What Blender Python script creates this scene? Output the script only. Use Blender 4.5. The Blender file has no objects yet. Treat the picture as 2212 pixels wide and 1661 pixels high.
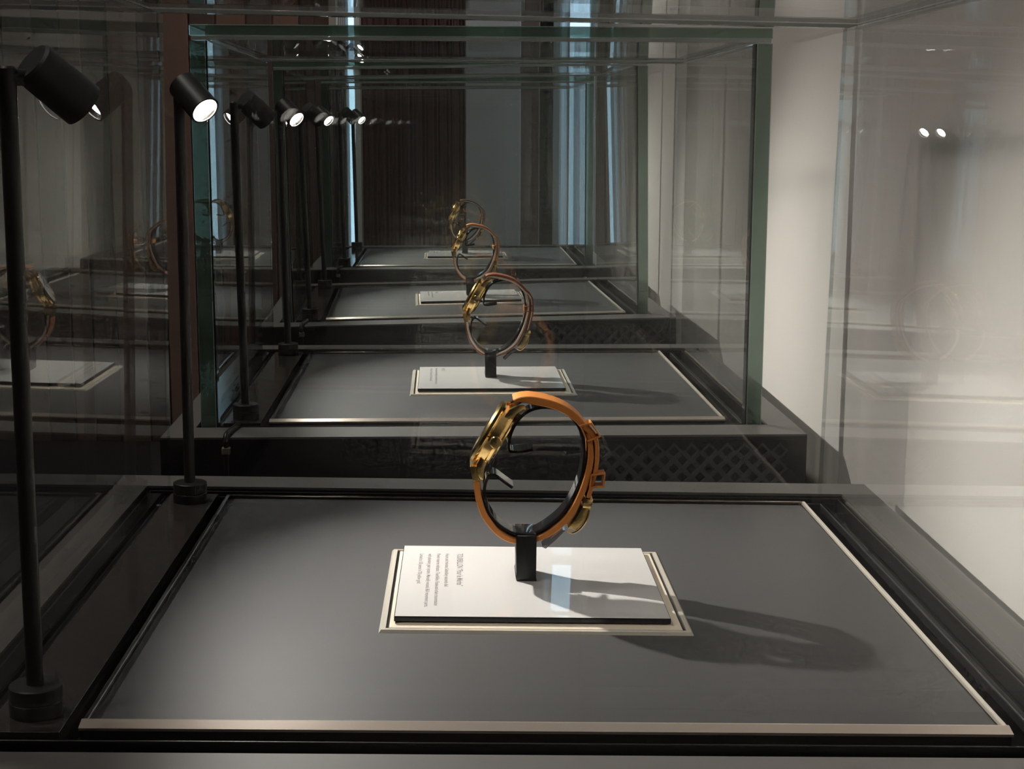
import bpy, bmesh, math, random
from mathutils import Vector, Matrix, Quaternion
random.seed(4)
scene = bpy.context.scene
C = scene.collection

# ------------------------------------------------------------------ camera, world, exposure
U = 0.0013            # metres for one working unit
Z0 = 1.0              # height of the display tops above the floor, metres
PITCH, ROLL, CAMH = 0.16833, 0.003217, 190.29
cp, sp = math.cos(PITCH), math.sin(PITCH)
cr, sr = math.cos(ROLL), math.sin(ROLL)
fwd = Vector((0, cp, -sp)); up0 = Vector((0, sp, cp)); rt0 = Vector((1, 0, 0))
right = cr*rt0 + sr*up0; up = -sr*rt0 + cr*up0
cam_d = bpy.data.cameras.new('camera'); cam = bpy.data.objects.new('camera', cam_d); C.objects.link(cam)
m = Matrix((right, up, -fwd)).transposed().to_4x4(); m.translation = (0, 0, Z0 + CAMH*U)
cam.matrix_world = m
cam_d.sensor_fit = 'HORIZONTAL'; cam_d.sensor_width = 36.0; cam_d.lens = 36.0*3300.0/2212.0
cam_d.clip_start = 0.01; cam_d.clip_end = 60
scene.camera = cam

world = bpy.data.worlds.new('daylight'); scene.world = world; world.use_nodes = True
bg = world.node_tree.nodes['Background']
bg.inputs[0].default_value = (0.46, 0.66, 0.84, 1); bg.inputs[1].default_value = 6.0

vs = scene.view_settings
scene.display_settings.display_device = 'sRGB'
vs.view_transform = 'Standard'; vs.look = 'None'; vs.exposure = 0.0; vs.gamma = 1.0; vs.use_curve_mapping = False
cy = scene.cycles
cy.use_denoising = True
cy.max_bounces = 9; cy.diffuse_bounces = 2; cy.glossy_bounces = 6; cy.transmission_bounces = 2
cy.use_adaptive_sampling = True; cy.adaptive_threshold = 0.06; cy.adaptive_min_samples = 12; cy.use_light_tree = False
cy.transparent_max_bounces = 96
cy.caustics_reflective = False; cy.caustics_refractive = False
cy.sample_clamp_indirect = 6.0

SPOT_REAR = 11.5       # watts of the lit lamps
SPOT_FRONT = 0.4
CEIL = 78.0  # watts of the added ceiling spotlights

# ------------------------------------------------------------------ materials
def mat(name, col, rough=0.5, metal=0.0, coat=0.0, coat_rough=0.03, noise=None, bump=None, emit=None, spec=0.5):
    M = bpy.data.materials.new(name); M.use_nodes = True
    nt = M.node_tree; b = nt.nodes['Principled BSDF']
    b.inputs['Base Color'].default_value = (*col, 1); b.inputs['Roughness'].default_value = rough
    b.inputs['Metallic'].default_value = metal; b.inputs['Coat Weight'].default_value = coat
    b.inputs['Coat Roughness'].default_value = coat_rough; b.inputs['Specular IOR Level'].default_value = spec
    if noise or bump:
        tc = nt.nodes.new('ShaderNodeTexCoord'); n = nt.nodes.new('ShaderNodeTexNoise')
        sc, amt = noise if noise else bump
        n.inputs['Scale'].default_value = sc; n.inputs['Detail'].default_value = 6
        nt.links.new(tc.outputs['Object'], n.inputs['Vector'])
        if noise:
            r = nt.nodes.new('ShaderNodeMixRGB'); r.blend_type = 'MIX'
            r.inputs[1].default_value = (*[c*(1-amt) for c in col], 1); r.inputs[2].default_value = (*[min(1, c*(1+amt)) for c in col], 1)
            nt.links.new(n.outputs['Fac'], r.inputs[0]); nt.links.new(r.outputs[0], b.inputs['Base Color'])
        if bump:
            n2 = nt.nodes.new('ShaderNodeTexNoise'); n2.inputs['Scale'].default_value = bump[0]; n2.inputs['Detail'].default_value = 4
            nt.links.new(tc.outputs['Object'], n2.inputs['Vector'])
            bp = nt.nodes.new('ShaderNodeBump'); bp.inputs['Strength'].default_value = bump[1]; bp.inputs['Distance'].default_value = 0.0004
            nt.links.new(n2.outputs['Fac'], bp.inputs['Height']); nt.links.new(bp.outputs[0], b.inputs['Normal'])
    if emit:
        M.cycles.emission_sampling = 'NONE'
        b.inputs['Emission Color'].default_value = (*emit[0], 1); b.inputs['Emission Strength'].default_value = emit[1]
    return M

def glass_face(name, tint=(0.985, 0.993, 0.988), haze=0.006, f0=0.042, hazecol=(0.55, 0.52, 0.48)):
    """polished sheet glass: clear, with mirror reflection that grows towards grazing angles, and a trace of dust"""
    M = bpy.data.materials.new(name); M.use_nodes = True; nt = M.node_tree
    nt.nodes.clear(); N = nt.nodes.new; L = nt.links.new
    out = N('ShaderNodeOutputMaterial'); tr = N('ShaderNodeBsdfTransparent'); gl = N('ShaderNodeBsdfGlossy'); df = N('ShaderNodeBsdfDiffuse')
    tr.inputs[0].default_value = (*tint, 1); gl.inputs['Roughness'].default_value = 0.0
    df.inputs[0].default_value = (*hazecol, 1)
    lw = N('ShaderNodeLayerWeight'); lw.inputs[0].default_value = 0.5
    pw = N('ShaderNodeMath'); pw.operation = 'POWER'; pw.inputs[1].default_value = 5.0
    ma = N('ShaderNodeMath'); ma.operation = 'MULTIPLY_ADD'; ma.inputs[1].default_value = 1-f0; ma.inputs[2].default_value = f0
    L(lw.outputs['Facing'], pw.inputs[0]); L(pw.outputs[0], ma.inputs[0])
    m1 = N('ShaderNodeMixShader'); m1.inputs[0].default_value = haze; L(tr.outputs[0], m1.inputs[1]); L(df.outputs[0], m1.inputs[2])
    m2 = N('ShaderNodeMixShader'); L(ma.outputs[0], m2.inputs[0]); L(m1.outputs[0], m2.inputs[1]); L(gl.outputs[0], m2.inputs[2])
    L(m2.outputs[0], out.inputs[0])
    return M

def glass_edge(name, tint, body, fac_t=0.35, trans=0.6):
    M = bpy.data.materials.new(name); M.use_nodes = True; nt = M.node_tree
    nt.nodes.clear(); N = nt.nodes.new; L = nt.links.new
    out = N('ShaderNodeOutputMaterial'); tr = N('ShaderNodeBsdfTransparent'); gl = N('ShaderNodeBsdfGlossy')
    df = N('ShaderNodeBsdfDiffuse'); tl = N('ShaderNodeBsdfTranslucent')
    tr.inputs[0].default_value = (*tint, 1); gl.inputs['Roughness'].default_value = 0.08
    df.inputs[0].default_value = (*body, 1); tl.inputs[0].default_value = (*body, 1)
    tc = N('ShaderNodeTexCoord'); mp = N('ShaderNodeMapping'); mp.inputs['Scale'].default_value = (420, 420, 420)
    wv = N('ShaderNodeTexNoise'); wv.inputs['Scale'].default_value = 1.0; wv.inputs['Detail'].default_value = 2
    cr_ = N('ShaderNodeMixRGB'); cr_.inputs[1].default_value = (*[c*0.55 for c in body], 1); cr_.inputs[2].default_value = (*[min(1, c*1.45) for c in body], 1)
    # stretch the pattern along the longer run of the edge: x and z vary slowly, the short direction quickly
    mp.inputs['Scale'].default_value = (16, 160, 16)
    L(tc.outputs['Object'], mp.inputs['Vector']); L(mp.outputs[0], wv.inputs['Vector']); L(wv.outputs['Fac'], cr_.inputs[0])
    L(cr_.outputs[0], df.inputs[0]); L(cr_.outputs[0], tl.inputs[0])
    a = N('ShaderNodeMixShader'); a.inputs[0].default_value = trans; L(df.outputs[0], a.inputs[1]); L(tl.outputs[0], a.inputs[2])
    b = N('ShaderNodeMixShader'); b.inputs[0].default_value = fac_t; L(a.outputs[0], b.inputs[1]); L(tr.outputs[0], b.inputs[2])
    lw = N('ShaderNodeLayerWeight'); lw.inputs[0].default_value = 0.5
    pw = N('ShaderNodeMath'); pw.operation = 'POWER'; pw.inputs[1].default_value = 3.0
    ma = N('ShaderNodeMath'); ma.operation = 'MULTIPLY_ADD'; ma.inputs[1].default_value = 0.8; ma.inputs[2].default_value = 0.1
    L(lw.outputs['Facing'], pw.inputs[0]); L(pw.outputs[0], ma.inputs[0])
    c = N('ShaderNodeMixShader'); L(ma.outputs[0], c.inputs[0]); L(b.outputs[0], c.inputs[1]); L(gl.outputs[0], c.inputs[2])
    L(c.outputs[0], out.inputs[0])
    return M

MT = dict(
    glass=glass_face('sheet_glass'),
    edge=glass_edge('green_glass_edge', (0.44, 0.64, 0.53), (0.17, 0.275, 0.21), 0.3),
    chamfer=glass_edge('polished_glass_chamfer', (0.7, 0.85, 0.8), (0.40, 0.54, 0.48), 0.3),
    bond=glass_edge('clear_bond_line', (0.9, 0.95, 0.93), (0.66, 0.69, 0.67), 0.03, 0.3),
    seam=glass_face('bonded_seam', (0.95, 0.975, 0.965), 0.01, 0.02),
    rim=mat('grey_lacquer', (0.145, 0.137, 0.130), 0.5, noise=(60, 0.06)),
    body=mat('black_lacquer', (0.014, 0.014, 0.016), 0.45, noise=(20, 0.1)),
    vent=mat('perforated_sheet', (0.060, 0.062, 0.070), 0.5, noise=(40, 0.2)),
    black=mat('gloss_black', (0.006, 0.006, 0.007), 0.3),
    ridge=mat('satin_black', (0.014, 0.014, 0.015), 0.3),
    strip=mat('smoked_strip', (0.058, 0.052, 0.048), 0.12, noise=(30, 0.1)),
    deck=mat('grey_deck', (0.062, 0.0612, 0.0615), 0.47, noise=(900, 0.10), spec=0.40),
    bronze=mat('pale_bronze', (0.66, 0.56, 0.48), 0.3, 0.55),  # front edging: bright reflection put into the bronze colour
    dbronze=mat('dark_bronze', (0.42, 0.36, 0.29), 0.2, 1.0),  # same trim, darker: the left bar's dark reflection put into the colour
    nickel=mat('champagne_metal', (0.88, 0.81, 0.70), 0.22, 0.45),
    cream=mat('cream_lacquer', (0.80, 0.70, 0.56), 0.25),
    card=mat('white_card', (0.63, 0.618, 0.61), 0.5, coat=1.0, coat_rough=0.0),
    cardedge=mat('dark_card_edge', (0.012, 0.014, 0.022), 0.2),
    ink=mat('grey_ink', (0.20, 0.185, 0.18), 0.6, coat=1.0, coat_rough=0.0),
    lamp=mat('lamp_black', (0.030, 0.028, 0.026), 0.45, noise=(80, 0.1)),
    reflector=mat('lamp_reflector', (0.85, 0.83, 0.8), 0.15, 1.0),
    lens_on=mat('lit_lens', (1, 1, 1), 0.2, emit=((1.0, 0.95, 0.88), 120.0)),
    lens_dim=mat('dimmed_lens', (1, 1, 1), 0.2, emit=((1.0, 0.93, 0.84), 3.0)),
    gold=mat('yellow_gold', (1.0, 0.70, 0.28), 0.17, 1.0),
    golddark=mat('brushed_gold', (0.72, 0.51, 0.19), 0.26, 1.0, bump=(1500, 0.2)),
    steel=mat('steel', (0.62, 0.61, 0.6), 0.2, 1.0),
    dial=mat('silver_dial', (0.75, 0.74, 0.72), 0.35),
    hand=mat('blued_hands', (0.03, 0.04, 0.10), 0.3),
    acrylic=mat('black_acrylic', (0.012, 0.012, 0.013), 0.06, coat=0.6),
    block=mat('black_block', (0.012, 0.012, 0.012), 0.32, noise=(60, 0.2)),
    clear=glass_face('clear_plastic', (0.62, 0.63, 0.65), 0.05, 0.08),
    crystal=glass_face('watch_crystal', (0.98, 0.98, 0.98), 0.0),
    wall=mat('white_plaster', (0.85, 0.79, 0.755), 0.75, noise=(5, 0.025)),
    brown=mat('dark_brown_panel', (0.17, 0.088, 0.060), 0.45, noise=(6, 0.25)),
    brown2=mat('darker_brown_panel', (0.085, 0.046, 0.034), 0.45, noise=(7, 0.25)),
    maroon=mat('maroon_hanging', (0.095, 0.042, 0.038), 0.8, noise=(9, 0.3)),
    slate=mat('slate_column', (0.34, 0.28, 0.255), 0.7, noise=(8, 0.15)),
    frame=mat('white_window_frame', (0.75, 0.76, 0.78), 0.5),
    beige=mat('beige_jamb', (0.34, 0.29, 0.24), 0.7),
    ceil=mat('dark_ceiling', (0.05, 0.046, 0.042), 0.8),
    floor=mat('dark_floor', (0.035, 0.028, 0.024), 0.4, noise=(3, 0.2)),
    down=mat('lit_downlight', (1, 1, 1), 0.3, emit=((1.0, 0.86, 0.70), 30.0)),
    wglass=glass_face('window_glass', (0.66, 0.67, 0.68), 0.02),
    cable=mat('black_cable', (0.010, 0.010, 0.010), 0.4),
    clip=mat('beige_clip', (0.30, 0.26, 0.21), 0.5),
)
def leather(name, col):
    return mat(name, col, 0.45, bump=(2600, 0.35), noise=(500, 0.10))
MT['orange'] = leather('orange_leather', (0.62, 0.215, 0.035))
MT['orange2'] = leather('pale_orange_leather', (0.60, 0.21, 0.05))
MT['brownl'] = leather('brown_leather', (0.24, 0.075, 0.030))
MT['umber'] = leather('umber_leather', (0.13, 0.060, 0.035))
MT['lining'] = leather('cream_lining', (0.74, 0.58, 0.48))

# ------------------------------------------------------------------ mesh helpers (working units in, metres out)
def obj(name, bm, mats, parent=None, smooth=False, inv=None):
    bmesh.ops.recalc_face_normals(bm, faces=bm.faces) if smooth != 'keep' else None
    me = bpy.data.meshes.new(name); bm.to_mesh(me); bm.free()
    me.transform(Matrix.Scale(U, 4))
    for mm in (mats if isinstance(mats, (list, tuple)) else [mats]): me.materials.append(mm)
    if smooth:
        for p in me.polygons: p.use_smooth = True
        try: me.set_sharp_from_angle(angle=math.radians(35))
        except Exception: pass
    o = bpy.data.objects.new(name, me); C.objects.link(o)
    if parent: o.parent = parent
    return o

def box(bm, x0, x1, y0, y1, z0, z1, bevel=0.0, mi=0):
    r = bmesh.ops.create_cube(bm, size=1)
    for v in r['verts']:
        v.co = Vector(((x0+x1)/2 + v.co.x*(x1-x0), (y0+y1)/2 + v.co.y*(y1-y0), (z0+z1)/2 + v.co.z*(z1-z0)))
    fs = {f for v in r['verts'] for f in v.link_faces}
    for f in fs: f.material_index = mi
    if bevel:
        es = {e for v in r['verts'] for e in v.link_edges}
        bmesh.ops.bevel(bm, geom=list(es), offset=bevel, segments=2, profile=0.5, affect='EDGES')
    return bm
def B(*a, **k): return box(bmesh.new(), *a, **k)

def lathe(bm, prof, origin=(0, 0, 0), axis=(0, 0, 1), seg=40, caps=True, mi=None):
    """prof: (radius, height along axis)"""
    q = Vector((0, 0, 1)).rotation_difference(Vector(axis).normalized()); o = Vector(origin)
    rings = []
    for (r, z) in prof:
        rings.append([bm.verts.new(o + q @ Vector((r*math.cos(2*math.pi*k/seg), r*math.sin(2*math.pi*k/seg), z))) for k in range(seg)])
    for j, (a, b) in enumerate(zip(rings, rings[1:])):
        for k in range(seg):
            f = bm.faces.new((a[k], a[(k+1) % seg], b[(k+1) % seg], b[k]))
            if mi: f.material_index = mi[j]
    if caps:
        bm.faces.new(rings[0][::-1]); bm.faces.new(rings[-1])
    return bm
def LA(*a, **k): return lathe(bmesh.new(), *a, **k)

def catmull(P, n=6):
    P = [tuple(p) for p in P]; out = []
    Q = [P[0]] + P + [P[-1]]
    for i in range(1, len(Q)-2):
        for k in range(n):
            t = k/n
            out.append(tuple(0.5*((2*b) + (c-a)*t + (2*a-5*b+4*c-d)*t*t + (3*b-a-3*c+d)*t**3) for a, b, c, d in zip(Q[i-1], Q[i], Q[i+1], Q[i+2])))
    out.append(P[-1]); return out

def ribbon(path, y0, y1, side=(-1, 1), n=5, rnd=0.35):
    """rounded band in the x-z plane; path = (x, z, half thickness); side = which share of the thickness it fills"""
    P = catmull(path, n); bm = bmesh.new(); rings = []
    for i, (x, z, h) in enumerate(P):
        a = P[max(0, i-1)]; b = P[min(len(P)-1, i+1)]
        t = Vector((b[0]-a[0], b[1]-a[1])).normalized(); nn = Vector((-t.y, t.x))
        lo, hi = side[0]*h, side[1]*h; c = min(rnd, (hi-lo)*0.35)
        sec = [(lo+c, y0), (hi-c, y0), (hi, y0+c), (hi, y1-c), (hi-c, y1), (lo+c, y1), (lo, y1-c), (lo, y0+c)]
        rings.append([bm.verts.new((x+nn.x*s, yy, z+nn.y*s)) for s, yy in sec])
    for a, b in zip(rings, rings[1:]):
        for k in range(8): bm.faces.new((a[k], a[(k+1) % 8], b[(k+1) % 8], b[k]))
    bm.faces.new(rings[0]); bm.faces.new(rings[-1][::-1])
    return bm

def prism(poly, y0, y1, bevel=0.0):
    bm = bmesh.new()
    a = [bm.verts.new((x, y0, z)) for x, z in poly]; b = [bm.verts.new((x, y1, z)) for x, z in poly]
    bm.faces.new(a); bm.faces.new(b[::-1])
    for i in range(len(poly)): bm.faces.new((a[i], b[i], b[(i+1) % len(poly)], a[(i+1) % len(poly)]))
    bmesh.ops.recalc_face_normals(bm, faces=bm.faces)
    if bevel: bmesh.ops.bevel(bm, geom=bm.edges[:], offset=bevel, segments=2, profile=0.5, affect='EDGES')
    return bm

def loopband(poly, wall, y0, y1):
    """closed strap keeper: hollow loop with outline poly"""
    cx = sum(p[0] for p in poly)/len(poly); cz = sum(p[1] for p in poly)/len(poly)
    bm = bmesh.new(); n = len(poly)
    def ring(k, y):
        r = []
        for x, z in poly:
            d = Vector((x-cx, z-cz)); l = d.length; d = d*((l-k)/l)
            r.append(bm.verts.new((cx+d.x, y, cz+d.y)))
        return r
    A, Bq, Ci, D = ring(0, y0), ring(0, y1), ring(wall*1.3, y0), ring(wall*1.3, y1)
    for i in range(n):
        j = (i+1) % n
        bm.faces.new((A[i], A[j], Bq[j], Bq[i])); bm.faces.new((Ci[j], Ci[i], D[i], D[j]))
        bm.faces.new((A[j], A[i], Ci[i], Ci[j])); bm.faces.new((Bq[i], Bq[j], D[j], D[i]))
    bmesh.ops.recalc_face_normals(bm, faces=bm.faces)
    bmesh.ops.bevel(bm, geom=bm.edges[:], offset=0.22, segments=2, profile=0.5, affect='EDGES')
    return bm

def tube(bm, pts, r, seg=12):
    pts = [Vector(p) for p in pts]; rings = []
    for i, p in enumerate(pts):
        t = (pts[min(i+1, len(pts)-1)] - pts[max(i-1, 0)]).normalized()
        q = Vector((0, 0, 1)).rotation_difference(t)
        rings.append([bm.verts.new(p + q @ Vector((r*math.cos(2*math.pi*k/seg), r*math.sin(2*math.pi*k/seg), 0))) for k in range(seg)])
    for a, b in zip(rings, rings[1:]):
        for k in range(seg): bm.faces.new((a[k], a[(k+1) % seg], b[(k+1) % seg], b[k]))
    bm.faces.new(rings[0][::-1]); bm.faces.new(rings[-1])
    return bm

def tag(o, label=None, cat=None, group=None, kind=None):
    if label: o['label'] = label
    if cat: o['category'] = cat
    if group: o['group'] = group
    if kind: o['kind'] = kind
    return o

# ------------------------------------------------------------------ the four places in the row (fitted to the photograph)
CASES = [  # x, y, turn, tilt, z
    (7.96, 619.49, 0.03177, -0.01693, -1.41),
    (-15.73, 1142.90, 0.04593, -0.00011, -1.61),
    (-46.14, 1677.03, 0.06798, 0.01888, 1.64),
    (-68.30, 2234.09, 0.04094, 0.00581, 1.58)]
def case_matrix(i):
    x, y, a, b, z = CASES[i]
    cb, sb, ca, sa = math.cos(b), math.sin(b), math.cos(a), math.sin(a)
    A = Matrix(((cb, 0, sb), (0, 1, 0), (-sb, 0, cb))) @ Matrix(((ca, sa, 0), (-sa, ca, 0), (0, 0, 1)))
    M4 = A.transposed().to_4x4(); M4.translation = Vector((x*U, y*U, Z0 + z*U))
    return M4
def thing(name, i, loc=(0, 0, 0), label=None, cat=None, group=None):
    o = bpy.data.objects.new(name, None); C.objects.link(o); o.empty_display_size = 0.02
    o.matrix_world = case_matrix(i) @ Matrix.Translation(Vector(loc)*U)
    return tag(o, label, cat, group)
ORD = ['nearest the camera', 'second from the camera', 'third from the camera', 'farthest from the camera']

# ------------------------------------------------------------------ room
def S(name, bm, m, parent=None, **k):
    o = obj(name, bm, m, parent, **k); o.location = (0, 0, Z0) if not parent else (0, 0, 0)
    if not parent: o['kind'] = 'structure'
    return o
FL, CE = -Z0/U, 2750.0            # floor and ceiling heights in working units
XL, XR, YN, YF = -2600.0, 2400.0, -2600.0, 4600.0
tag(S('floor', B(XL-60, XR+60, YN-60, YF+400, FL-40, FL), MT['floor']), 'dark polished floor of the exhibition room')
tag(S('ceiling', B(XL-60, XR+60, YN-60, YF+60, CE, CE+40), MT['ceil']), 'dark ceiling of the exhibition room')
tag(S('wall_left', B(XL-60, XL, YN, YF, FL, CE), MT['brown2']), 'dark brown side wall of the room')
tag(S('wall_near', B(XL, XR, YN-60, YN, FL, CE), MT['brown2']), 'dark wall behind the camera')
ws = bpy.data.objects.new('wall_side', None); C.objects.link(ws); ws.location = (0, 0, Z0)
tag(ws, 'dark wall with a broad window beyond the white partition', None, None, 'structure')
SY0, SY1, SZ0, SZ1 = 2300.0, 4450.0, -350.0, 2450.0
for q in ((YN, SY0, FL, CE), (SY1, YF, FL, CE), (SY0, SY1, FL, SZ0), (SY0, SY1, SZ1, CE)):
    S('wall_pier', B(XR, XR+60, q[0], q[1], q[2], q[3]), MT['brown2'], ws)
w = bpy.data.objects.new('window_4', None); C.objects.link(w); w.location = (0, 0, Z0)  # added window, out of view, to bring blue daylight onto the far wall
tag(w, 'broad daylight window in the side wall beyond the partition', None, None, 'structure')
for k in range(5):
    yy = SY0 + (SY1-SY0)*k/4
    S('mullion', B(XR+10, XR+50, yy-15, yy+15, SZ0, SZ1, bevel=2), MT['frame'], w)
for k in range(4):
    zz = SZ0 + (SZ1-SZ0)*k/3
    S('transom', B(XR+14, XR+46, SY0, SY1, zz-12, zz+12, bevel=2), MT['frame'], w)
# white partition along the row, free-standing, lower than the room
bm = bmesh.new()
def wx(y): return 211.0 - 0.0140*(y-610)
y0, y1 = -1500.0, 3230.0; zt = 640.0
vs_ = [bm.verts.new(p) for p in ((wx(y0), y0, FL), (wx(y0)+70, y0, FL), (wx(y1)+70, y1, FL), (wx(y1), y1, FL),
                                 (wx(y0), y0, zt), (wx(y0)+70, y0, zt), (wx(y1)+70, y1, zt), (wx(y1), y1, zt))]
for f in ((0, 1, 2, 3), (4, 5, 6, 7), (0, 1, 5, 4), (1, 2, 6, 5), (2, 3, 7, 6), (3, 0, 4, 7)): bm.faces.new([vs_[k] for k in f])
tag(S('wall_right', bm, MT['wall']), 'white plaster partition wall running beside the row of cases')
# far wall with three tall window openings
WIN = [(-520.0, -450.0), (138.0, 262.0), (352.0, 470.0)]       # x extents of the openings
ZB, ZT = -520.0, 2450.0
wf = bpy.data.objects.new('wall_far', None); C.objects.link(wf); wf.location = (0, 0, Z0)
tag(wf, 'dark far wall with tall windows at the end of the row', None, None, 'structure')
xs = [XL-60] + [v for w in WIN for v in w] + [XR+60]
for k in range(0, len(xs), 2): S('wall_pier', B(xs[k], xs[k+1], YF, YF+190, FL, CE), MT['brown2'], wf)
for a, b in WIN:
    S('wall_below_window', B(a, b, YF, YF+190, FL, ZB), MT['brown2'], wf)
    S('wall_above_window', B(a, b, YF, YF+190, ZT, CE), MT['brown2'], wf)
x = XL + 8; k = 0
while x < -585:
    w = random.choice((62, 78, 90)); w = min(w, -580-x)
    S('wall_panel', B(x, x+w-5, YF-random.uniform(10, 22), YF, FL, CE-10, bevel=1.5), MT['brown' if k % 2 else 'brown2'], wf); x += w; k += 1
for n, (a, b) in enumerate(WIN):
    w = bpy.data.objects.new('window_%d' % (n+1), None); C.objects.link(w); w.location = (0, 0, Z0)
    tag(w, ['narrow pale blue window at the left of the far wall', 'tall pale blue window at the right of the far wall',
            'tall window of the far wall behind the white partition'][n], None, None, 'structure')
    for s_, xe in ((1, a), (-1, b)):                       # stepped, splayed white reveal
        for q in range(5):
            xi = xe + s_*q*[4.0, 6.0, 6.0][n]; yi = YF - 14 + q*16
            S('frame_moulding', B(min(xi, xi+s_*7), max(xi, xi+s_*7), yi, yi+70, ZB-(20-4*q), ZT, bevel=1.0), MT['frame'], w)
        S('jamb', B(min(xe, xe-s_*20), max(xe, xe-s_*20), YF-16, YF, ZB-30, ZT+30, bevel=1), MT['beige'], w)
    S('sill', B(a, b, YF-30, YF+190, ZB-20, ZB, bevel=2), MT['frame'], w)
    S('head_frame', B(a, b, YF-12, YF+190, ZT-20, ZT, bevel=2), MT['frame'], w)
    for zz in (330.0, 1050.0, 1750.0):
        S('glazing_bar', B(a+22, b-22, YF+160, YF+176, zz-7, zz+7, bevel=1), MT['frame'], w)
    S('pane', B(a+0.5, b-0.5, YF+167, YF+170, ZB, ZT-20), MT['wglass'], w)
for (loc, rot, sx, sy) in (((XR+64, (SY0+SY1)/2, (SZ0+SZ1)/2), (0, math.radians(90), 0), SZ1-SZ0, SY1-SY0),):
    ld = bpy.data.lights.new('window_portal', 'AREA'); ld.shape = 'RECTANGLE'; ld.size = sx*U; ld.size_y = sy*U; ld.cycles.is_portal = True
    lo = bpy.data.objects.new('window_portal', ld); C.objects.link(lo); lo.location = (loc[0]*U, loc[1]*U, Z0+loc[2]*U); lo.rotation_euler = rot
# maroon hanging, in folds, and a slate column before the far wall
bm = bmesh.new(); pr = []
for k in range(121):
    xx = -440 + (430.0*k/120); yy = YF-70 + 9*math.sin(k*0.62) + 4*math.sin(k*1.9)
    pr.append((xx, yy))
A_ = [bm.verts.new((x_, y_, FL+4)) for x_, y_ in pr]; B_ = [bm.verts.new((x_, y_, CE-40)) for x_, y_ in pr]
A2 = [bm.verts.new((x_, y_+3, FL+4)) for x_, y_ in pr]; B2 = [bm.verts.new((x_, y_+3, CE-40)) for x_, y_ in pr]
for k in range(120):
    bm.faces.new((A_[k], A_[k+1], B_[k+1], B_[k])); bm.faces.new((A2[k+1], A2[k], B2[k], B2[k+1]))
    bm.faces.new((B_[k], B_[k+1], B2[k+1], B2[k])); bm.faces.new((A_[k+1], A_[k], A2[k], A2[k+1]))
bm.faces.new((A_[0], B_[0], B2[0], A2[0])); bm.faces.new((A_[-1], A2[-1], B2[-1], B_[-1]))
o = obj('curtain', bm, MT['maroon'], smooth=True); o.location = (0, 0, Z0)
tag(o, 'dark maroon floor-length curtain hanging on the far wall', 'curtain')
o = obj('column', box(box(bmesh.new(), -132, 22, 4330, 4480, FL, CE, bevel=2), -142, 32, 4320, 4490, FL, FL+90, bevel=3), MT['slate']); o.location = (0, 0, Z0)
tag(o, 'square slate grey column standing before the far wall', None, None, 'structure'); o.name = 'column_slate'
o = obj('post', B(22, 76, 4400, 4480, FL, CE, bevel=2), MT['brown']); o.location = (0, 0, Z0); o.name = 'trim_1'
tag(o, 'brown wooden trim standing against the slate column', None, None, 'structure')

# added ceiling spotlights, out of view, to brighten wall, cases and far end
DL = [(-1150, 100, 'in the aisle beside the near case'), (-1150, 900, 'in the aisle beside the second case'), (-1150, 1700, 'in the aisle beside the third case'),
      (-1150, 2500, 'in the aisle beyond the farthest case'), (-600, 3500, 'before the slate column')]
for k, (x, y, where) in enumerate(DL):
    t = bpy.data.objects.new('ceiling_spotlight', None); C.objects.link(t); t.location = (x*U, y*U, Z0 + CE*U)
    tag(t, 'adjustable ceiling spotlight ' + where, 'ceiling light', 'ceiling spotlights')
    dd = (Vector((120, y-60, 60)) - Vector((x, y, CE-60))).normalized() if k < 4 else (Vector((-200, 4500, 200)) - Vector((x, y, CE-60))).normalized()
    obj('canopy', LA([(46, 0), (50, -2), (50, -14), (44, -18)], seg=28), MT['lamp'], t, smooth=True)
    obj('stem', LA([(8, -16), (8, -50)], seg=14), MT['lamp'], t, smooth=True)
    hh = Vector((0, 0, -60))
    hd_ = obj('head', LA([(30, -50), (40, -44), (42, 60), (38, 60), (36, 48)], origin=hh, axis=dd, seg=28, caps=False), MT['lamp'], t, smooth='keep')
    obj('lens', LA([(0.1, 47), (36, 47)], origin=hh, axis=dd, seg=28, caps=False), MT['down'], hd_)
    ld = bpy.data.lights.new('ceiling_bulb', 'SPOT'); ld.energy = CEIL*(1.0 if k < 4 else 2.6); ld.color = (1.0, 0.92, 0.84); ld.spot_size = math.radians(54); ld.spot_blend = 0.8; ld.shadow_soft_size = 0.16
    lo = bpy.data.objects.new('ceiling_bulb', ld); C.objects.link(lo); lo.parent = t; lo.location = (hh + dd*64)*U
    lo.rotation_mode = 'QUATERNION'; lo.rotation_quaternion = Vector((0, 0, -1)).rotation_difference(dd)

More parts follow.
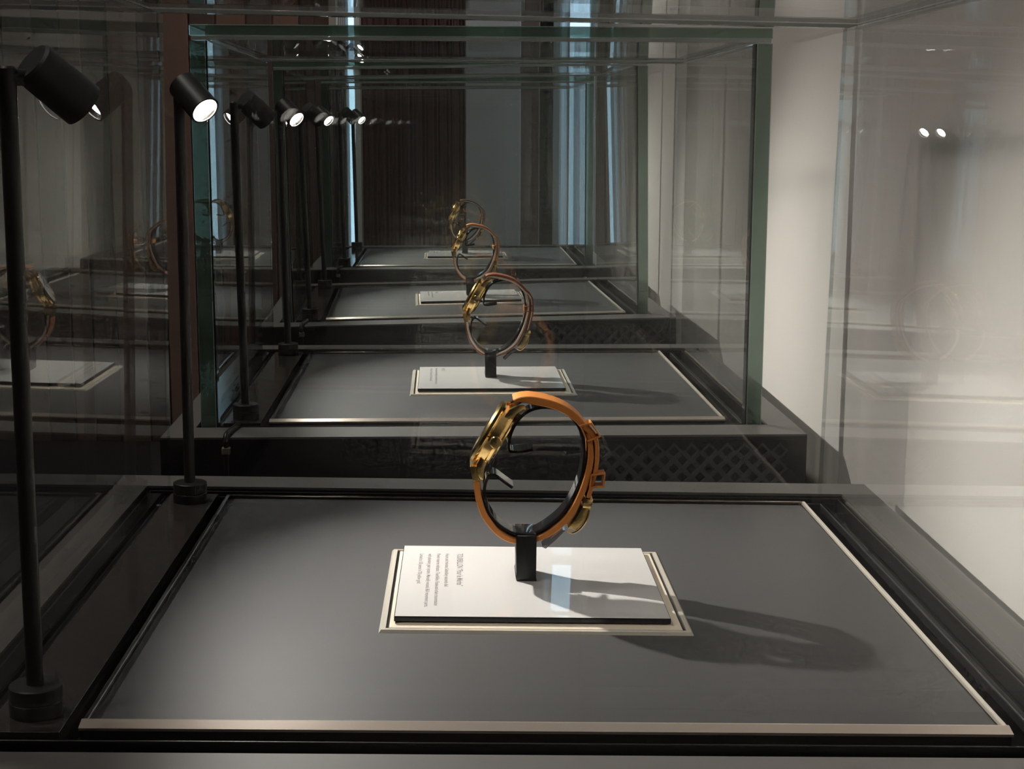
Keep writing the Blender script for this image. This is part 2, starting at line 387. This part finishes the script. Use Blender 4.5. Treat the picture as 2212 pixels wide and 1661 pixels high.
# ------------------------------------------------------------------ pedestals
PX0, PX1, PY0, PY1 = -212.0, 193.0, -206.0, 197.0
GX0, GX1, GY0, GY1 = -192.0, 171.0, -171.0, 170.0      # outer faces of the glass
TH = 10.0
HX0, HX1, HY0, HY1 = GX0-3, GX1+3.5, GY0-3, GY1+3      # hole in the grey top
VENT = {}
def perforated(x0, x1, z0, z1, pw, ph, y):
    """thin sheet with staggered diamond holes"""
    bm = bmesh.new(); nx = int((x1-x0)/pw); nz = int((z1-z0)/ph); t = 1.0
    V = {}
    def v(x_, z_, yy):
        k_ = (round(x_, 3), round(z_, 3), yy)
        if k_ not in V: V[k_] = bm.verts.new((x_, yy, z_))
        return V[k_]
    for i in range(nx):
        for j in range(nz):
            for sx, sz in ((0, 0), (0.5, 0.5)):
                if i == nx-1 and sx: continue
                if j == nz-1 and sz: continue
                cx, cz = x0 + pw*(i+0.5+sx), z0 + ph*(j+0.5+sz)
                rx, rz = pw*0.5, ph*0.5; q = 0.62
                out = [(cx-rx, cz), (cx, cz-rz), (cx+rx, cz), (cx, cz+rz)]
                inn = [(cx-rx*q, cz), (cx, cz-rz*q), (cx+rx*q, cz), (cx, cz+rz*q)]
                for a in range(4):
                    b = (a+1) % 4
                    bm.faces.new((v(*out[a], y), v(*out[b], y), v(*inn[b], y), v(*inn[a], y)))
                    bm.faces.new((v(*inn[a], y), v(*inn[b], y), v(*inn[b], y+t), v(*inn[a], y+t)))
    return bm
for i in range(4):
    t = thing('display_plinth', i, (0, 0, FL), ['dark plinth of the near case, its grey top filling the foreground',
        'dark plinth of the second case, holding the brown-strapped watch',
        'dark plinth of the third case, between the second plinth and the farthest',
        'farthest dark plinth of the row, before the column and far window'][i], 'plinth', 'plinths in the row')
    o_ = -FL
    obj('body', B(PX0, PX1, PY0, PY1, 4, o_-13), MT['body'], t)
    bm = bmesh.new()
    for r4 in ((PX0, PX1, PY0, HY0), (PX0, PX1, HY1, PY1), (PX0, HX0, HY0, HY1), (HX1, PX1, HY0, HY1)): box(bm, *r4, o_-13, o_-1.3)
    obj('upper_body', bm, MT['body'], t)
    obj('kick_base', B(PX0+14, PX1-14, PY0+14, PY1-14, 2, 60), MT['ridge'], t)
    # grey top: four mitred rails
    R_ = [((PX0, PY0), (PX1, PY0), (HX1, HY0), (HX0, HY0)), ((PX1, PY0), (PX1, PY1), (HX1, HY1), (HX1, HY0)),
          ((PX1, PY1), (PX0, PY1), (HX0, HY1), (HX1, HY1)), ((PX0, PY1), (PX0, PY0), (HX0, HY0), (HX0, HY1))]
    for q in R_:
        bm = bmesh.new(); lo_ = [bm.verts.new((a, b, o_-1.3)) for a, b in q]; hi_ = [bm.verts.new((a, b, o_)) for a, b in q]
        bm.faces.new(lo_); bm.faces.new(hi_)
        for k in range(4): bm.faces.new((lo_[k], lo_[(k+1) % 4], hi_[(k+1) % 4], hi_[k]))
        obj('top_rail', bm, MT['rim'], t)
    # black channel that holds the glass: two fine ridges on each side
    obj('channel_floor', B(HX0+0.1, HX1-0.1, HY0+0.1, HY1-0.1, o_-13, o_-12), MT['black'], t)
    for off in (-1.4, TH+0.4):
        a0, a1, b0, b1 = GX0+off, GX1-off, GY0+off, GY1-off; w_ = 1.0
        bm = bmesh.new()
        for r4 in ((a0, a1, b0, b0+w_), (a0, a1, b1-w_, b1), (a0, a0+w_, b0+w_, b1-w_), (a1-w_, a1, b0+w_, b1-w_)):
            box(bm, *r4, o_-12.0, o_-2.0, bevel=0.3)
        obj('channel_ridge', bm, MT['ridge'], t)
    # lamp strip on the aisle side
    obj('lamp_strip', B(-179.5, -155.5, -158, 158, o_-12.0, o_-0.3, bevel=0.2), MT['strip'], t)
    # deck and its metal edging; each bar's reflected tone is put into its colour
    obj('deck_base', B(-150.2, 150.2, -153.6, 153.8, o_-12.0, o_-1.3), MT['black'], t)
    obj('deck', B(-145.5, 147.4, -149.5, 149.5, o_-1.25, o_-0.6), MT['deck'], t)
    for nm, poly_, ax in (('front', None, 0),):
        bm = bmesh.new()   # front bar: sloping face towards the viewer
        pr = [(-154.5, -1.2), (-154.5, -0.3), (-150.0, 0.9), (-149.2, 0.8), (-149.2, -1.2)]
        L_ = [bm.verts.new((-150.5, a, o_+b)) for a, b in pr]; Rr = [bm.verts.new((150.5, a, o_+b)) for a, b in pr]
        bm.faces.new(L_); bm.faces.new(Rr[::-1])
        for k in range(5): bm.faces.new((L_[k], Rr[k], Rr[(k+1) % 5], L_[(k+1) % 5]))
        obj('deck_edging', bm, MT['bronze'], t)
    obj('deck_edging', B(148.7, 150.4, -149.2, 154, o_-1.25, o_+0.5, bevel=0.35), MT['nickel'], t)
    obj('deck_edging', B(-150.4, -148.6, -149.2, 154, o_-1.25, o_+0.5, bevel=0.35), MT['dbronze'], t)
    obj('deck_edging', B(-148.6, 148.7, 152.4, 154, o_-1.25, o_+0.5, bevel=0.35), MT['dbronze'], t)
    if i:
        # perforated ventilation sheet at the wall end of the front face
        obj('vent_recess', B(58, 188, PY0-0.3, PY0+0.2, o_-72, o_-3), MT['black'], t)
        obj('perforated_sheet', perforated(58, 190, o_-72, o_-3, 11.2, 11.2, PY0-1.4), MT['vent'], t)

# ------------------------------------------------------------------ glass hoods
def pane(bm_box, parent, name='pane', big=1, bonded=()):
    """sheet with polished arrises; bonded = directions whose edge is glued and so hardly seen; the lower edge is blacked by the channel"""
    bm = bmesh.new(); box(bm, *bm_box)
    bmesh.ops.bevel(bm, geom=bm.edges[:], offset=0.6, segments=1, affect='EDGES')
    bmesh.ops.recalc_face_normals(bm, faces=bm.faces)
    zl = bm_box[4]
    for f in bm.faces:
        n = f.normal; a = [abs(c) for c in n]; mx = max(a); ax = a.index(mx)
        if f.calc_center_median().z < zl + 1.0 and big != 2: mi = 4
        elif mx < 0.95: mi = 3 if any(n.dot(Vector(b)) > 0.5 for b in bonded) else 2
        elif ax == big: mi = 0
        else: mi = 3 if any(n.dot(Vector(b)) > 0.9 for b in bonded) else 1
        f.material_index = mi
    return obj(name, bm, [MT['glass'], MT['edge'], MT['chamfer'], MT['seam'], MT['ridge']], parent)
HT = 244.0; g = 0.25
PX, MX, PY, MY, PZ = (1, 0, 0), (-1, 0, 0), (0, 1, 0), (0, -1, 0), (0, 0, 1)
for i in range(4):
    t = thing('glass_hood', i, (0, 0, -1.0), ['large glass hood over the near case, with the orange-strapped watch inside',
        'green-edged glass hood over the second case, with the brown-strapped watch inside',
        'glass hood of the third case, nested behind the second hood',
        'farthest glass hood of the row, before the pale blue window'][i], 'glass case', 'glass hoods in the row')
    pane((GX0, GX0+TH, GY0, GY1, -9, HT), t, 'side_pane', 0, (PY, PZ))
    pane((GX1-TH, GX1, GY0, GY1, -9, HT), t, 'side_pane', 0, (PY, PZ))
    pane((GX0+TH+1.0, GX1-TH-1.0, GY0, GY0+TH, -9, HT), t, 'front_pane', 1, (PX, MX, PZ))
    pane((GX0+TH+g, GX1-TH-g, GY1-TH, GY1, -9, HT), t, 'rear_pane', 1, (PX, MX, PZ))
    pane((GX0, GX1, GY0, GY1, HT+2.4, HT+2.4+7.0), t, 'top_pane', 2, (PY, PX, MX))
    for xx in (GX0+TH, GX1-TH-0.9):
        obj('corner_seam', B(xx, xx+0.9, GY0+0.1, GY0+TH-0.2, -8, HT-0.5), MT['ridge'], t)
    for q in ((GX0+1, GX1-1, GY0+0.1, GY0+4), (GX0+1, GX1-1, GY1-4, GY1-0.1), (GX0+0.6, GX0+4, GY0+4.4, GY1-4.4), (GX1-4, GX1-0.6, GY0+4.4, GY1-4.4)):
        obj('bond_line', B(*q, HT+0.1, HT+2.3, bevel=0.25), MT['bond'], t)

# ------------------------------------------------------------------ spotlights on posts
AIM = Vector((0, 0, 36)); BEAM = Vector((95, -40, 0))
for i in range(4):
    for r, (yy, on) in enumerate(((-142.0, False), (142.0, True))):
        nm = ['near', 'second', 'third', 'farthest'][i]
        t = thing('post_spotlight', i, (-167, yy, -0.3),
                  ('black post spotlight at the rear left corner of the %s case, lens glowing' if on else
                   'black post spotlight at the front left corner of the %s case, turned away from view') % nm, 'spotlight', 'spotlights on posts')
        obj('base', LA([(8.2, 0), (8.4, 0.4), (8.4, 4.6), (8.1, 4.9), (8.4, 5.2), (8.4, 9.6), (8.0, 10.0)], seg=36), MT['lamp'], t, smooth=True)
        obj('post', LA([(2.75, 9.8), (2.75, 205.5), (2.2, 206.2)], origin=(0, 0, 0), axis=(-0.012, 0, 1), seg=20), MT['lamp'], t, smooth=True)
        P = Vector((-2.4, 0, 203.0))                       # pivot on the post top
        d = (AIM - (Vector((-167, yy, 0)) + P)).normalized()
        hd = Vector((d.x, d.y, 0)).normalized()
        Hc = P + hd*(10.5 if on else 16.0) + Vector((0, 0, -1.0 if on else -1.5))
        obj('arm', tube(bmesh.new(), [P, P + hd*(4.5 if on else 10.0)], 2.6), MT['lamp'], t, smooth=True)
        head = obj('head', LA([(6.4, -10.5), (7.3, -9.6), (7.5, 6.0), (7.5, 10.6), (6.5, 10.6), (6.3, 8.2)], origin=Hc, axis=d, seg=36, caps=False), MT['lamp'], t, smooth='keep')
        for p in head.data.polygons: p.use_smooth = True
        bmx = LA([(0.01, -10.5), (6.4, -10.5)], origin=Hc, axis=d, seg=36, caps=False)
        obj('rear_cap', bmx, MT['lamp'], head)
        obj('reflector', LA([(5.4, 7.6), (6.4, 10.0)], origin=Hc, axis=d, seg=36, caps=False), MT['reflector'], head, smooth=True)
        obj('lens', LA([(0.01, 8.4), (5.5, 7.9)], origin=Hc, axis=d, seg=36, caps=False), MT['lens_on' if on else 'lens_dim'], head)
        ld = bpy.data.lights.new('spot', 'SPOT'); ld.energy = SPOT_REAR if on else SPOT_FRONT
        ld.color = (1.0, 0.945, 0.88); ld.spot_size = math.radians(90); ld.spot_blend = 1.0; ld.shadow_soft_size = 3.2*U
        lo = bpy.data.objects.new('bulb', ld); C.objects.link(lo); lo.parent = t
        lo.location = (Hc + d*12.0)*U
        lo.rotation_mode = 'QUATERNION'; lo.rotation_quaternion = Vector((0, 0, -1)).rotation_difference((Vector((BEAM.x, BEAM.y*(1 if on else -1), BEAM.z)) - Vector((-167, yy, 0)) - Hc).normalized())

# power cable over the front edge of the far three plinths
for i in (1, 2, 3):
    t = thing('power_cable', i, (0, 0, 0), 'black cable hanging over the front edge of the %s plinth' % ['', 'second', 'third', 'farthest'][i], 'cable', 'lamp cables')
    pts = catmull([(-168, -172, 1.6), (-170, -190, 1.8), (-171, -205, 2.0), (-171.2, -209.2, -1.5), (-171, -209.4, -10), (-171, -209.3, -60), (-171, -209.3, -400)], 6)
    obj('wire', tube(bmesh.new(), pts, 1.7), MT['cable'], t, smooth=True)
    obj('clip', B(-173.6, -168.6, -211.2, -206.2, -10, -5.5, bevel=0.6), MT['clip'], t)

# ------------------------------------------------------------------ trays and information cards
CARD_TXT = [
    [('TOURBILLON “Pour le Mérite”', -30.9, 39.4, 48.2, 2.75), ('Hours and minutes; Subsidiary seconds dial', -36.0, 39.1, 48.7, 1.75),
     ('Power-reserve indicator. Tourbillon. Fusee-and-chain transmission', -39.8, 38.9, 74.1, 1.75),
     ('with planetary gear system. Manually wound, 863 movement parts.', -43.6, 38.8, 75.9, 1.75), ('Limited to 150 pieces in 750 yellow gold.', -47.4, 38.6, 44.7, 1.75)],
    [('1815', -37.6, 45, 13.5, 2.9), ('Hours and minutes; Subsidiary seconds dial; Manually wound', -42.3, 45, 74, 1.9), ('Limited to 250 pieces in 750 yellow gold.', -46.3, 45, 61, 1.9)],
    [('1815', -37.6, 45, 13.5, 2.9), ('Hours and minutes; Subsidiary seconds dial', -42.3, 45, 56, 1.9), ('Manually wound, in 750 yellow gold.', -46.3, 45, 40, 1.9)],
    [('1815', -37.6, 45, 13.5, 2.9), ('Hours and minutes; Subsidiary seconds dial', -42.3, 45, 44, 1.9), ('Manually wound', -46.3, 45, 30, 1.9)]]
for i in range(4):
    near = ['near', 'second', 'third', 'farthest'][i]
    t = thing('card_tray', i, (0, -2, -0.6), 'champagne metal tray under the white card of the %s case' % near, 'tray', 'metal card trays')
    # polished outer rim, shadow groove, cream inner slope
    def frame(x, y, w, h, z0_, z1o, z1i):
        bm = bmesh.new()
        O = [(-x, -y), (x, -y), (x, y), (-x, y)]; I = [(-x+w, -y+w), (x-w, -y+w), (x-w, y-w), (-x+w, y-w)]
        o0 = [bm.verts.new((*p, z0_)) for p in O]; o1 = [bm.verts.new((p[0]*(1-h/x), p[1]*(1-h/y), z1o)) for p in O]
        i1 = [bm.verts.new((*p, z1i)) for p in I]; i0 = [bm.verts.new((*p, z0_)) for p in I]
        for k in range(4):
            n_ = (k+1) % 4
            bm.faces.new((o0[k], o0[n_], o1[n_], o1[k])); bm.faces.new((o1[k], o1[n_], i1[n_], i1[k]))
            bm.faces.new((i1[k], i1[n_], i0[n_], i0[k])); bm.faces.new((i0[k], i0[n_], o0[n_], o0[k]))
        return bm
    obj('tray_base', B(-58.5, 58.5, -55, 55, 0.02, 0.5), MT['ridge'], t)
    obj('outer_rim', frame(60.5, 57, 2.6, 0.9, 0.0, 1.1, 1.2), MT['nickel'], t)
    obj('inner_frame', frame(56.9, 53.6, 8.0, 0.3, 0.3, 1.0, 1.9), MT['cream'], t)
    t = thing('information_card', i, (-1.2, -0.4, 1.3), ['white card with five printed lines under the orange-strapped watch',
        'white card lying under the brown-strapped watch of the second case', 'white card in the third case, seen through the ring of the second watch',
        'white card in the farthest case, seen through the third watch'][i], 'card', 'information cards')
    bm = bmesh.new(); box(bm, -53.8, 53.8, -50.4, 50.4, 0, 2.1, bevel=0.18)
    obj('plate', bm, MT['cardedge'], t)
    obj('face', B(-53.5, 53.5, -50.1, 50.1, 2.08, 2.16), MT['card'], t)
    for k, (s_, x_, y_, ln, size) in enumerate(CARD_TXT[i]):
        cu = bpy.data.curves.new('printed_line', 'FONT'); cu.body = s_; cu.size = 1.0; cu.extrude = 0.0; cu.offset = 0.014
        tmp = bpy.data.objects.new('tmp', cu); C.objects.link(tmp)
        dg = bpy.context.evaluated_depsgraph_get(); me = bpy.data.meshes.new_from_object(tmp.evaluated_get(dg))
        bpy.data.objects.remove(tmp)
        xs_ = [v.co.x for v in me.vertices]; wd = max(xs_) - min(xs_); x0_ = min(xs_)
        for v in me.vertices:                                # the words run towards -y, letter tops towards +x
            a = (v.co.x-x0_)/wd*ln; h_ = v.co.y*size*1.35
            v.co = Vector((x_ + 1.2 + h_, y_ + 0.4 - a - 2.0, 2.18))*U
        me.materials.append(MT['ink'])
        po = bpy.data.objects.new('printed_line', me); C.objects.link(po); po.parent = t

# ------------------------------------------------------------------ watch stands and watches
UP = [[-8.6, 79.4, 0.9], [-6.6, 80.1, 1.05], [-4.63, 80.3, 1.25], [-1.73, 80.15, 1.56], [3.57, 79.26, 1.67], [8.88, 77.84, 1.61], [13.16, 75.92, 1.56], [17.2, 73.02, 1.46], [20.74, 69.3, 1.3], [23.74, 66.64, 1.15], [25.79, 63.43, 0.94], [26.35, 59.11, 0.89], [26.38, 54.22, 0.89], [25.82, 49.86, 0.89], [24.88, 45.49, 0.89], [23.92, 41.65, 0.89], [23.19, 39.18, 0.89]]
LO = [[-23.27, 45.42, 1.35], [-22.65, 39.98, 1.35], [-21.79, 36.17, 1.35], [-20.12, 31.8, 1.35], [-17.66, 27.99, 1.35], [-14.66, 24.45, 1.25], [-10.87, 21.74, 1.25], [-6.82, 20.29, 1.15], [-2.27, 19.91, 1.15], [2.25, 21.34, 1.15], [7.02, 23.6, 1.25], [11.75, 27.24, 1.3], [15.39, 31.13, 1.35], [18.45, 36.66, 1.35], [20.96, 42.71, 1.35], [22.8, 49.28, 1.3], [23.71, 54.73, 1.25], [23.8, 59.07, 1.15], [23.14, 63.39, 1.04], [22.15, 66.62, 0.94]]
RING = [[-0.2, 59.19], [-3.37, 58.6], [-7.6, 58.11], [-9.73, 58.52], [-10.29, 60.24], [-9.84, 64.29], [-8.59, 68.08], [-6.3, 71.88], [-3.19, 74.77], [0.47, 76.43], [4.68, 77.03], [8.91, 76.5], [13.19, 74.68], [16.71, 71.67], [19.2, 67.66], [20.66, 62.82], [21.18, 57.41], [20.81, 51.98], [19.78, 46.52], [17.8, 41.03], [15.26, 36.07], [12.17, 31.64], [7.99, 27.74], [2.73, 24.1], [-2.06, 22.56], [-6.88, 23.16], [-11.2, 25.21], [-14.45, 27.75], [-17.18, 31.02], [-18.95, 34.56], [-19.98, 38.92], [-19.89, 43.29], [-18.94, 46.57], [-17.48, 48.22], [-15.36, 47.97], [-12.12, 45.57], [-8.35, 42.89]]
YA, YB = -2.0, 12.0; YM = 5.0
def sh(P, dx): return [[p[0]+dx] + list(p[1:]) for p in P]
BASEZ = 3.47
for i in range(4):
    dx = [0, 4.5, 6.0, 1.5][i]; bx = [0, 1.6, 2.0, 1.0][i]
    near = ['near', 'second', 'third', 'farthest'][i]
    t = thing('watch_stand', i, (0, 0, BASEZ), ['black stand holding the orange-strapped watch on the near card',
        'black stand holding the brown-strapped watch on the second card', 'black stand inside the watch of the third case',
        'black stand inside the watch of the farthest case'][i], 'stand', 'watch stands')
    D = -BASEZ
    blk = [(-6.0+bx, 0.0), (2.6+bx, 0.0), (2.2+bx, 2.0), (2.1+bx, 19.6), (-6.6+bx, 19.6), (-6.1+bx, 2.4), (-6.5+bx, 2.0)]
    obj('block', prism(blk, -3.2, 13.2, bevel=0.35), MT['block'], t, smooth=True)
    obj('saddle', prism([(-6.0+bx, 19.3), (1.6+bx, 19.3), (1.9+bx, 20.4), (-6.6+bx, 20.4)], -3.4, 13.4, bevel=0.35), MT['acrylic'], t, smooth=True)
    obj('ring', ribbon([[p[0]+dx, p[1]+D, 0.62] for p in RING], YA+1.2, YB-1.2, n=4, rnd=0.25), MT['acrylic'], t, smooth=True)
    obj('clear_tab', prism([(x+dx, z+D) for x, z in ([4.49, 17.22], [6.13, 16.24], [10.32, 20.05], [14.5, 24.51], [12.89, 24.5], [8.17, 20.58])], 1, 9, bevel=0.3), MT['clear'], t)

    # ---- the watch
    strap = [MT['orange'], MT['brownl'], MT['orange2'], MT['umber']][i]
    lin = [MT['orange'], MT['lining'], MT['lining'], MT['lining']][i]
    t = thing('wristwatch', i, (dx, YM, BASEZ), ['gold wristwatch with bright orange leather strap in the near case',
        'gold wristwatch with dark brown strap and pale lining in the second case', 'gold wristwatch with orange-brown strap in the third case',
        'gold wristwatch with dark strap in the farthest case, behind the third watch'][i], 'watch', 'wristwatches on stands')
    ya, yb = YA-YM, YB-YM
    def q(P): return [[p[0], p[1]+D] + list(p[2:]) for p in P]
    if i == 0:
        obj('upper_strap', ribbon(q(UP), ya, yb), strap, t, smooth=True)
        obj('lower_strap', ribbon(q(LO), ya, yb), strap, t, smooth=True)
    else:
        # seen from the side: leather outside, pale lining inside
        u_ = obj('upper_strap', ribbon(q(UP), ya, yb, side=(-0.1, 1.0), rnd=0.25), strap, t, smooth=True)
        obj('lining', ribbon(q(UP), ya, yb, side=(-1.0, -0.1), rnd=0.25), lin, u_, smooth=True)
        l_ = obj('lower_strap', ribbon(q(LO), ya, yb, side=(-1.0, -0.1), rnd=0.25), strap, t, smooth=True)
        obj('lining', ribbon(q(LO), ya, yb, side=(-0.1, 1.0), rnd=0.25), lin, l_, smooth=True)
    obj('end_link', prism([(x, z+D) for x, z in ([-26.2, 52.0], [-21.6, 52.0], [-22.0, 44.0], [-24.5, 43.6])], ya+0.3, yb-0.3, bevel=0.3), MT['golddark'], t, smooth=True)
    k1 = [[18.6, 70.2], [23.6, 71.4], [27.6, 65.4], [22.0, 63.0]]; k2 = [[23.9, 49.4], [30.0, 50.2], [29.7, 44.0], [23.4, 43.6]]
    if i == 0:
        obj('keeper', loopband([(x, z+D) for x, z in k1], 0.7, ya-1.0, ya+6.0), strap, t, smooth=True)
        obj('keeper', loopband([(x, z+D) for x, z in k2], 0.7, ya-1.0, ya+6.5), strap, t, smooth=True)
    else:
        obj('keeper', loopband([(x-0.3, z-9+D) for x, z in [[20.2, 66.5], [27.4, 67.0], [27.8, 62.6], [20.4, 62.2]]], 0.7, ya-1.0, yb+1.0), strap, t, smooth=True)
    obj('buckle', prism([(x, z+D) for x, z in ([21.06, 39.16], [25.35, 38.66], [24.39, 34.81], [20.9, 35.04])], ya-0.6, yb+0.6, bevel=0.5), MT['gold'], t, smooth=True)
    obj('clasp', prism([(x, z+D) for x, z in ([20.64, 35.04], [24.12, 34.81], [22.4, 29.57], [18.77, 25.12], [14.99, 26.17], [18.1, 30.06])], ya+0.2, yb-0.2, bevel=0.4), MT['golddark'], t, smooth=True)
    tip = catmull([(24.0, -0.4), (23.0, -4.6), (20.3, -8.6), (17.2, -10.4), (15.0, -9.4)], 5)
    obj('clasp_edge', tube(bmesh.new(), [(x-0.2, ya-0.1, z+34.6+D) for x, z in tip], 0.42, 8), MT['gold'], t, smooth=True)
    # case: disc whose axis points up-left in the x-z plane
    uax = Vector((0.489, 0, 0.872)); nax = Vector((-0.872, 0.11, 0.489)).normalized()
    cc = Vector((-16.4, 0, 64.6+D)); rr = [14.6, 14.2, 13.4, 14.4][i]
    cs = obj('case', LA([(rr*0.80, -4.4), (rr*0.93, -3.7), (rr*0.96, -2.6), (rr*0.93, -2.2), (rr*0.93, 1.0), (rr*0.97, 1.4), (rr*1.0, 2.0), (rr*0.98, 3.2), (rr*0.9, 4.2), (rr*0.87, 3.6)],
             origin=cc, axis=nax, seg=64), MT['gold'], t, smooth=True)
    dl = obj('dial', LA([(0.01, 3.62), (rr*0.87, 3.62)], origin=cc, axis=nax, seg=64, caps=False), MT['dial'], cs)
    obj('case_back', LA([(rr*0.62, -5.2), (rr*0.76, -4.9), (rr*0.79, -4.35)], origin=cc, axis=nax, seg=64), MT['steel' if i == 2 else 'gold'], t, smooth=True)
    obj('crystal', LA([(0.01, 4.75), (rr*0.4, 4.68), (rr*0.7, 4.45), (rr*0.89, 4.1)], origin=cc, axis=nax, seg=64, caps=False), MT['crystal'], t, smooth=True)
    yv = Vector((0, 1, 0))
    for (du, dy) in ((uax*8.0, 0), (yv*5.0 - uax*2.0, 0)):
        bm = bmesh.new(); a = cc + nax*3.9; tube(bm, [a, a + du], 0.25, 6)
        obj('hand', bm, MT['hand'], dl)
    # crown on the side that faces the camera
    obj('crown', LA([(1.4, 0), (1.4, 1.2), (2.3, 1.3), (2.5, 1.7), (2.5, 3.2), (2.2, 3.6), (0.6, 3.8)], origin=cc + Vector((0, -rr*0.93, 0)) - nax*0.5, axis=(0, -1, 0), seg=28), MT['gold'], t, smooth=True)
    # four lugs
    for su in (1, -1):
        for syy in (-1, 1):
            yl = syy*8.2
            def W(a, b): return cc + uax*(su*a) + nax*b
            pts = [W(9.5, 0.9), W(9.5, -2.4), W(13.5, -3.0), W(17.2, -5.0), W(17.9, -4.0), W(16.4, -1.4), W(13.4, 0.7)]
            obj('lug', prism([(p.x, p.z) for p in pts], yl-1.25, yl+1.25, bevel=0.3), MT['gold'], t, smooth=True)
